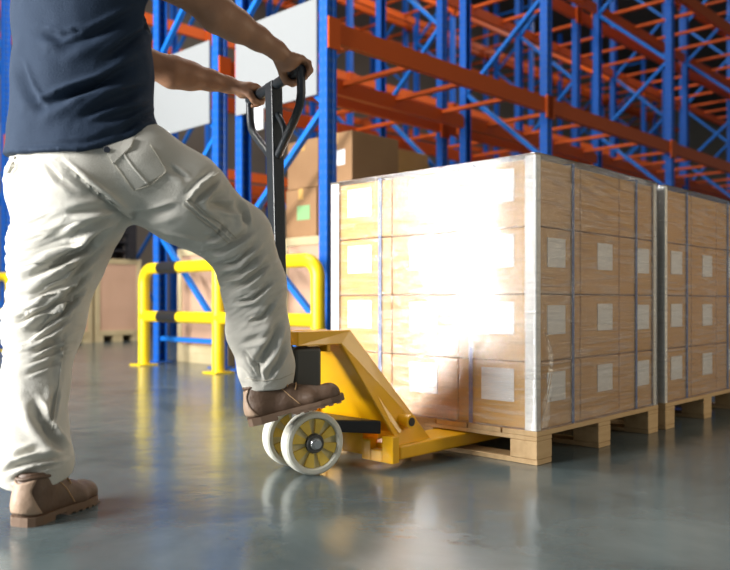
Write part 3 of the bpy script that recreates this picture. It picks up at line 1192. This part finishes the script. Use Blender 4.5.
cutleg(tf, hemL_n, hemL_p, False)
cutleg(tf, hemR_n, hemR_p, True)
tp, tq = tf.mesh()
tp = smooth_pts(tp, tq, 2, .5)


def chain_d(p, pts):
    best = np.full(len(p), 1e9)
    for a, b_ in zip(pts[:-1], pts[1:]):
        a, b_ = np.array(a), np.array(b_)
        t = np.clip((p - a) @ (b_ - a) / ((b_ - a) @ (b_ - a)), 0, 1)
        best = np.minimum(best, np.linalg.norm(p - (a + t[:, None] * (b_ - a)), axis=1))
    return best


px2 = np.stack((CX + F * tp[:, 0] / tp[:, 1], CY - F * (tp[:, 2] - H) / tp[:, 1]), 1)
dline = px2[:, 1] - np.interp(px2[:, 0], [40, 60, 88, 125, 140], [152, 164, 187, 214, 224])     # the raised thigh's lower edge
isR = 1 / (1 + np.exp(np.clip(np.where(px2[:, 0] < 140, dline / 2.0, -30), -30, 30)))
nrm = vnormals(tp, tq)
fr_ = np.clip(-nrm[:, 1] * 2, 0, 1) * (px2[:, 0] < 134) * np.clip((px2[:, 0] - 62) / 25, 0, 1)
step = np.where(dline < 0, .009 * np.exp(-(dline / 9) ** 2), -.016 * np.exp(-np.clip(dline, 0, None) / 15)) * fr_
tp = tp + nrm * step[:, None]
# many small drags in the cloth running down from the crotch and around the knee
dragL = np.clip((px2[:, 1] - 205) / 20, 0, 1) * np.clip((372 - px2[:, 1]) / 20, 0, 1) * (1 - isR) * (px2[:, 0] < 135)
dragR = np.clip((px2[:, 1] - 235) / 20, 0, 1) * np.clip((350 - px2[:, 1]) / 30, 0, 1) * (px2[:, 0] > 200)
dz = np.zeros(len(tp))
for k_ in np.nonzero((dragL + dragR) > .02)[0]:
    x_, y_ = px2[k_]
    if dragL[k_] > .02:
        al, ac = x_ * .84 - y_ * .54, x_ * .54 + y_ * .84
        al, ac, dep_ = al, ac + .0022 * al * al * .5, dragL[k_]
    else:
        al, ac, dep_ = x_ * .84 - y_ * .54, x_ * .54 + y_ * .84, dragR[k_] * .8
    v_ = noise.noise((al * .016, ac * .105, 3.3)) * .65 + noise.noise((al * .03, ac * .21, 9.1)) * .4
    dz[k_] = (1 - abs(v_) * 3.2) * .0052 * dep_ * min(1, max(0, -nrm[k_][1] * 2 + .2))
tp = tp + nrm * dz[:, None]

crL = [
    ([(118, 208), (84, 212), (64, 214)], 3.5, -.006),
    ([(117, 216), (86, 230), (64, 243)], 4, -.010),
    ([(112, 226), (84, 250), (56, 265), (28, 279)], 4, -.012),
    ([(99, 250), (66, 283), (26, 302)], 4, -.010),
    ([(92, 267), (67, 296), (42, 313), (12, 325)], 4, -.011),
    ([(86, 283), (64, 312), (24, 341)], 4, -.012),
    ([(72, 316), (50, 333), (30, 345)], 3, -.007),
    ([(69, 334), (28, 357)], 3, -.007), ([(66, 347), (28, 365)], 2.6, -.005), ([(63, 360), (24, 376)], 2.6, -.005),
    ([(33, 396), (42, 420), (54, 438), (68, 452)], 5, -.013),
    ([(58, 385), (54, 408), (50, 430)], 3, -.006),
    ([(66, 457), (40, 461), (16, 466), (3, 474)], 2.6, -.009), ([(60, 464), (36, 469), (10, 483)], 2.2, -.007), ([(40, 449), (12, 458)], 2.5, -.006),
    ([(62, 330), (60, 360), (58, 385)], 2.4, .004),
]
crR = [
    ([(267, 250), (238, 274), (219, 280)], 3, -.008), ([(271, 262), (246, 283), (227, 291)], 3, -.009),
    ([(274, 280), (252, 299), (230, 304)], 3, -.007), ([(256, 228), (224, 249), (200, 253)], 3.5, -.008),
    ([(262, 240), (236, 262), (212, 268)], 3, -.008), ([(278, 296), (262, 318), (244, 324)], 3, -.005),
    ([(283, 318), (271, 347), (256, 372)], 4, -.010), ([(288, 340), (279, 362), (268, 380)], 3, -.008),
    ([(243, 350), (258, 366), (262, 384)], 3, -.006), ([(236, 362), (250, 380)], 2.5, -.004),
    ([(276, 330), (262, 338), (240, 345)], 3, -.004),
    ([(217, 172), (202, 184), (187, 200)], 2.2, .006), ([(221, 178), (207, 191), (194, 204)], 2.6, -.008),
    ([(226, 190), (212, 203), (240, 212)], 3.2, -.010), ([(236, 199), (244, 212), (248, 228)], 3, -.009),
    ([(212, 206), (226, 212), (242, 216)], 2, .005), ([(228, 225), (216, 236), (205, 240)], 2.5, -.006),
    ([(126, 214), (150, 214), (180, 205)], 4, -.005), ([(130, 222), (165, 236), (205, 246)], 3, -.006),
    ([(150, 240), (190, 252), (222, 258)], 3, -.005), ([(168, 165), (190, 180)], 3, -.004),
    ([(60, 160), (88, 185), (125, 213)], 3.5, -.010),
]
crW = [([(6, 158), (16, 165), (9, 176), (16, 184)], 2.2, -.010), ([(22, 158), (32, 182)], 1.6, -.004), ([(42, 157), (60, 180), (78, 190)], 2.2, -.004)]
tp = folds(tp, tq, crL, 1 - isR)
tp = folds(tp, tq, crR + crW, isR + (1 - isR) * 0)
tp = folds(tp, tq, crW, 1 - isR)
# fine crumple of worn cotton
tn = vnormals(tp, tq)
fine = np.array([noise.noise((x * 26, y * 26, z * 34)) * .6 + noise.noise((x * 9, y * 9, z * 14)) for x, y, z in tp])
tp = tp + tn * (fine * .0017)[:, None]
tp = smooth_pts(tp, tq, 1, .4)
trousers = to_obj('trousers', tp, tq, M['khaki'], person, ORG)

# shirt -----------------------------------------------------------------------
sf = Field((-1.28, 1.85, .90), (-.40, 2.62, 1.66), .0055)
Z3 = Vector((0, 0, 1))
sf.chain([(PEL + Z3 * .0 - Vector((.008, 0, 0)), .222, .194), (PEL + Z3 * .12, .213, .182), (PEL + Z3 * .25, .212, .178), (PEL + Z3 * .42 - FWD * .002, .218, .172), (PEL + Z3 * .50 + FWD * .015, .185, .115), (NECK - Z3 * .06, .12, .075)], .03, list(LAT))
sf.chain([(hipR + Vector((0, 0, .01)), .139), (P(137, 172, 2.17), .133)], .045)
sf.ell(hipL - FWD * .05 + Vector((0, 0, -.03)), .13, .13, .14, .05, Rh)
sf.ell(hipR - FWD * .03 + Vector((0, 0, -.03)), .13, .13, .14, .05, Rh)
for sh, el in ((shR, elR), (shL, elL)):
    sf.chain([(sh - Z3 * .01, .078), (sh.lerp(el, .25), .076), (sh.lerp(el, .50), .074)], .05)
sf.chain([(NECK - Z3 * .07, .075), (NECK - Z3 * .02, .068)], .02)


def hemcut(X, Y, Z):
    return hem_height(X) - Z


sf.cut(hemcut)
for sh, el in ((shR, elR), (shL, elL)):
    d_ = (el - sh).normalized()
    c_ = sh.lerp(el, .52)
    sf.cut(lambda X, Y, Z: np.where((X - c_.x) ** 2 + (Y - c_.y) ** 2 + (Z - c_.z) ** 2 < .0225, (X - c_.x) * d_.x + (Y - c_.y) * d_.y + (Z - c_.z) * d_.z, -1))
spt, sq = sf.mesh()
spt = smooth_pts(spt, sq, 2, .5)
crS = [
    ([(52, 52), (90, 35), (140, 8)], 5, -.008), ([(30, 110), (70, 92), (100, 82), (142, 60)], 5, -.010),
    ([(60, 95), (82, 88), (112, 78)], 3.5, -.008), ([(75, 120), (110, 100), (150, 84)], 5, -.008),
    ([(85, 125), (115, 115), (150, 105)], 4, -.007), ([(40, 30), (60, 38), (90, 30)], 4, -.007),
    ([(18, 60), (30, 90), (44, 110)], 4.5, -.006), ([(100, 60), (130, 40), (150, 26)], 4.5, -.008),
    ([(118, 132), (140, 118), (158, 112)], 3.5, -.008), ([(8, 146), (50, 144), (85, 143), (130, 128)], 1.8, -.0025),
]
spt = folds(spt, sq, crS)
sn = vnormals(spt, sq)
fine = np.array([noise.noise((x * 11, y * 11, z * 9)) + .5 * noise.noise((x * 24, y * 24, z * 18)) for x, y, z in spt])
spt = spt + sn * (fine * .0032)[:, None]
spt = smooth_pts(spt, sq, 1, .4)
shirt = to_obj('t_shirt', spt, sq, M['shirt'], person, ORG)

# details laid on the trousers -------------------------------------------------
bvh = BVHTree.FromPolygons([Vector(v) for v in tp.tolist()], tq.tolist())
EYE = Vector((0, 0, H))


def drop(px, py, off=.002):
    d = (P(px, py, 1.0) - EYE).normalized()
    loc, nr, _, _ = bvh.ray_cast(EYE + d * .5, d)
    if loc is None:
        return None
    return loc + nr * off


def cord(name, px_path, r, m, n=14, off=.001, parent=None):
    pts = []
    ls = [math.dist(a, b_) for a, b_ in zip(px_path[:-1], px_path[1:])]
    for (a, b_), l in zip(zip(px_path[:-1], px_path[1:]), ls):
        k = max(2, int(l / 2.5))
        for i in range(k):
            q = drop(a[0] + (b_[0] - a[0]) * i / k, a[1] + (b_[1] - a[1]) * i / k, off)
            if q is not None:
                pts.append(q - ORG)
    q = drop(*px_path[-1], off)
    if q is not None:
        pts.append(q - ORG)
    if len(pts) < 2:
        return None
    return MB().tube(pts, r, 6).build(name, m, parent or trousers, smooth='all')


def patch(name, quad, m, th=.004, n=14, parent=None):
    """a piece of cloth sewn on: quad of corners in order, laid on the cloth"""
    a, b_, c, d = [Vector((*q, 0)) for q in quad]
    vs, fs = [], []
    for lay in (th, -.002):
        for i in range(n + 1):
            for j in range(n + 1):
                u, v = i / n, j / n
                q = a.lerp(b_, u).lerp(d.lerp(c, u), v)
                h = drop(q.x, q.y, lay)
                if h is None:
                    return None
                vs.append(h - ORG)
    N = (n + 1) ** 2
    for i in range(n):
        for j in range(n):
            k = i * (n + 1) + j
            fs.append((k, k + 1, k + n + 2, k + n + 1))
            fs.append((N + k, N + k + n + 1, N + k + n + 2, N + k + 1))
    def rim(k, k2):
        fs.append((k, k2, N + k2, N + k))
    for i in range(n):
        rim(i, i + 1)
        rim(n * (n + 1) + i, n * (n + 1) + i + 1)
        rim(i * (n + 1), (i + 1) * (n + 1))
        rim(i * (n + 1) + n, (i + 1) * (n + 1) + n)
    return MB().add(vs, fs).build(name, m, parent or trousers, smooth=True)


pk = patch('back_pocket', [(112, 160), (150, 146), (166, 172), (134, 190)], M['khaki'], .005)
cord('pocket_stitch', [(112, 160), (124, 176), (134, 190), (152, 184), (166, 172), (158, 158), (150, 146)], .0014, M['thread'], off=.0055)
cord('pocket_pleat', [(123, 153), (134, 168), (148, 184)], .0035, M['khaki'], off=.005)
patch('pocket_flap', [(104, 148), (134, 139), (131, 148), (113, 164)], M['khaki'], .009)
bt = drop(107, 151, .010)
if bt is not None:
    nv_ = (EYE - bt).normalized()
    MB().lathe([(0, 0), (.0075, 0), (.0085, .002), (.0075, .0035), (0, .003)], bt - ORG, nv_, 18).build('button', M['button'], trousers, smooth=True)
cord('outer_seam', [(186, 201), (200, 214), (216, 226), (232, 241)], .0024, M['khaki'], off=.002)
cord('seam_stitch', [(190, 199), (204, 211), (220, 223), (236, 238)], .0012, M['thread'], off=.002)
cord('seam_stitch', [(183, 204), (197, 217), (213, 229), (229, 244)], .0012, M['thread'], off=.002)
cord('cargo_pocket_edge', [(217, 173), (202, 184), (187, 200)], .003, M['khaki'], off=.003)
cord('cuff_stitch', [(246, 378), (262, 381), (280, 379), (293, 373)], .0013, M['thread'], off=.001)
cord('inner_seam', [(64, 340), (61, 365), (58, 390), (55, 412), (53, 430)], .002, M['khaki'], off=.001)
cord('belt_loop', [(16, 157), (8, 172)], .003, M['khaki'], off=.003)


# boots -----------------------------------------------------------------------
def boot(heel, toe, zs, label, tilt=0.0, shaft=None):
    """heel, toe: ground points of the sole's ends; zs: sole height at the heel; tilt: rise towards the toe"""
    heel, toe = Vector(heel), Vector(toe)
    f = (toe - heel)
    L = f.length
    f.normalize()
    l = Vector((f.y, -f.x, 0)).normalized()
    u = l.cross(f).normalized()
    if u.z < 0:
        u = -u

    def T(a, b_, c):
        return heel + f * (a * L) + l * b_ + u * c
    lo = np.minimum(np.array(heel), np.array(toe)) - .10
    hi = np.maximum(np.array(heel), np.array(toe)) + np.array([.1, .1, .24])
    fl = Field(lo, hi, .0035)
    R3 = [list(l), list(f), list(u)]
    fl.ell(T(.13, 0, .052), .037, .040, .048, .02, R3)
    fl.chain([(T(.14, 0, .040), .036, .036), (T(.40, 0, .038), .038, .033), (T(.68, .004, .036), .046, .030), (T(.86, .002, .034), .040, .026)], .02, list(l))
    fl.ell(T(.84, .002, .036), .042, .042, .032, .015, R3)
    fl.chain([(T(.20, 0, .060), .035, .040), (T(.20, 0, .10), .035, .041), (T(.20, 0, .145), .035, .042)], .03, list(l))
    fl.chain([(T(.26, 0, .10), .030), (T(.46, 0, .068), .028), (T(.62, .002, .052), .026)], .03)
    z0 = heel

    def floorcut(X, Y, Z):
        return .020 - ((X - z0.x) * u.x + (Y - z0.y) * u.y + (Z - z0.z) * u.z)
    fl.cut(floorcut)
    fl.cut(lambda X, Y, Z: ((X - z0.x) * u.x + (Y - z0.y) * u.y + (Z - z0.z) * u.z) - .132)
    p, q = fl.mesh()
    p = smooth_pts(p, q, 2, .5)
    nn = vnormals(p, q)
    wr = np.array([noise.noise((x * 22, y * 22, z * 30)) for x, y, z in p])
    p = p + nn * (wr * .0016)[:, None]
    b0 = to_obj('boot', p, q, M['boot'], person, ORG)
    b0['label'] = label
    # welted sole: outline extruded, heel block and lugs
    out = []
    prof = [(0, .0), (.005, .022), (.05, .036), (.14, .041), (.30, .039), (.45, .040), (.62, .047), (.75, .050), (.86, .046), (.94, .034), (.99, .016), (1.0, 0)]
    left = [(a, w_) for a, w_ in prof]
    ring = [(a, w_ + .003) for a, w_ in left] + [(a, -w_ - .003) for a, w_ in reversed(left[1:-1])]
    sm = MB()
    sm.prism([T(a, w_, .011) - ORG for a, w_ in ring], u * .013)
    hb = [(a, w_) for a, w_ in ring if a <= .30]
    sm.prism([T(a, w_, 0) - ORG for a, w_ in sorted([x for x in hb if x[1] >= 0])] + [T(a, w_, 0) - ORG for a, w_ in sorted([x for x in hb if x[1] < 0], reverse=True)], u * .0115)
    fb = [(a, w_) for a, w_ in ring if a >= .45]
    pos = sorted([x for x in fb if x[1] >= 0])
    neg = sorted([x for x in fb if x[1] < 0], reverse=True)
    sm.prism([T(a, w_ * .97, .004) - ORG for a, w_ in pos + neg], u * .0075)
    for k in range(6):
        a = .48 + k * .085
        sm.box
        for sg in (-1, 1):
            w_ = np.interp(a, [x[0] for x in prof], [x[1] for x in prof])
            c = [T(a, sg * w_ * .45, 0), T(a + .05, sg * w_ * .45, 0), T(a + .05, sg * (w_ + .001), 0), T(a, sg * (w_ + .001), 0)]
            sm.prism([x - ORG for x in c], u * .0045)
    sm.build('sole', M['sole'], b0)
    # heel patch, seam and collar
    bv = BVHTree.FromPolygons([Vector(v) for v in p.tolist()], q.tolist())

    def near(v, off):
        loc, nr, _, _ = bv.find_nearest(v)
        return loc + nr * off
    vs, fs = [], []
    na, nb = 16, 12
    for i in range(na + 1):
        for j in range(nb + 1):
            hgt = .024 + .098 * j / nb
            half = 1.45 - .75 * (j / nb) + .5 * max(0, j / nb - .72) / .28 * 1.0
            aa = math.pi + (i / na - .5) * 2 * half
            v = T(.15, 0, hgt) + f * (math.cos(aa) * .09) + l * (math.sin(aa) * .06)
            vs.append(near(v, .0022) - ORG)
    for i in range(na):
        for j in range(nb):
            k = i * (nb + 1) + j
            fs.append((k, k + 1, k + nb + 2, k + nb + 1))
    hp = MB().add(vs, fs).build('heel_patch', M['bootheel'], b0, smooth='all')
    sd = hp.modifiers.new('thick', 'SOLIDIFY')
    sd.thickness = .003
    sd.offset = 0
    col = [near(T(.20, 0, .126) + f * math.cos(t_) * .08 + l * math.sin(t_) * .07, .001) - ORG for t_ in [2 * math.pi * i / 28 for i in range(29)]]
    MB().tube(col, .005, 8).build('collar', M['boot'], b0, smooth='all')
    for sg in (-1, 1):
        sm_ = [near(T(.55 - .14 * i / 9, sg * (.05 - .0 * i), .028 + .072 * i / 9), .0006) - ORG for i in range(10)]
        MB().tube(sm_, .0016, 6).build('quarter_seam', M['lace'], b0, smooth='all')
    lc = MB()
    for k in range(4):
        a = .34 + k * .065
        row = [near(T(a, .032 * (1 - 2 * i / 8), .13 - k * .018), .003) - ORG for i in range(9)]
        lc.tube(row, .0022, 6)
    lc.build('laces', M['lace'], b0, smooth='all')
    return b0


boot((-.872, 1.975, .0), (-.785, 2.245, .0), 0, 'back boot flat on the floor')
bh, btoe = P(249, 426, 2.485), P(345, 400, 2.52)
boot(bh, btoe, 0, 'front boot raised onto the jack wheel')

# hair, eyes, lips, eyebrow ----------------------------------------------------
hr = Field(np.array(HEAD) - .15, np.array(HEAD) + .17, .005)
hr.ell(HEAD + Vector((0, 0, .032)) - FWD * .006, .081, .101, .101, .01, Rh)
hc = HEAD
hr.cut(lambda X, Y, Z: np.minimum(((X - hc.x) * FWD.x + (Y - hc.y) * FWD.y) * .8 - .040 - (Z - hc.z - .04) * 1.0, 1) * .6)
hr.cut(lambda X, Y, Z: (hc.z - .045 - Z) + ((X - hc.x) * FWD.x + (Y - hc.y) * FWD.y) * .5)
hp_, hq_ = hr.mesh()
to_obj('hair', smooth_pts(hp_, hq_, 2), hq_, M['hair'], person, ORG)
for sgn in (-1, 1):
    c = HEAD + LAT * .031 * sgn + FWD * .082 + Vector((0, 0, .006))
    prof = [(.0115 * math.sin(math.pi * i / 10) + 1e-5, -.0115 * math.cos(math.pi * i / 10)) for i in range(11)]
    e = MB().lathe(prof, c - ORG, FWD, 16).build('eye', M['eye'], person, smooth='all')
    MB().lathe([(0, 0), (.005, 0), (.004, .0015), (0, .002)], c + FWD * .0105 - ORG, FWD, 14).build('iris', M['iris'], e, smooth='all')
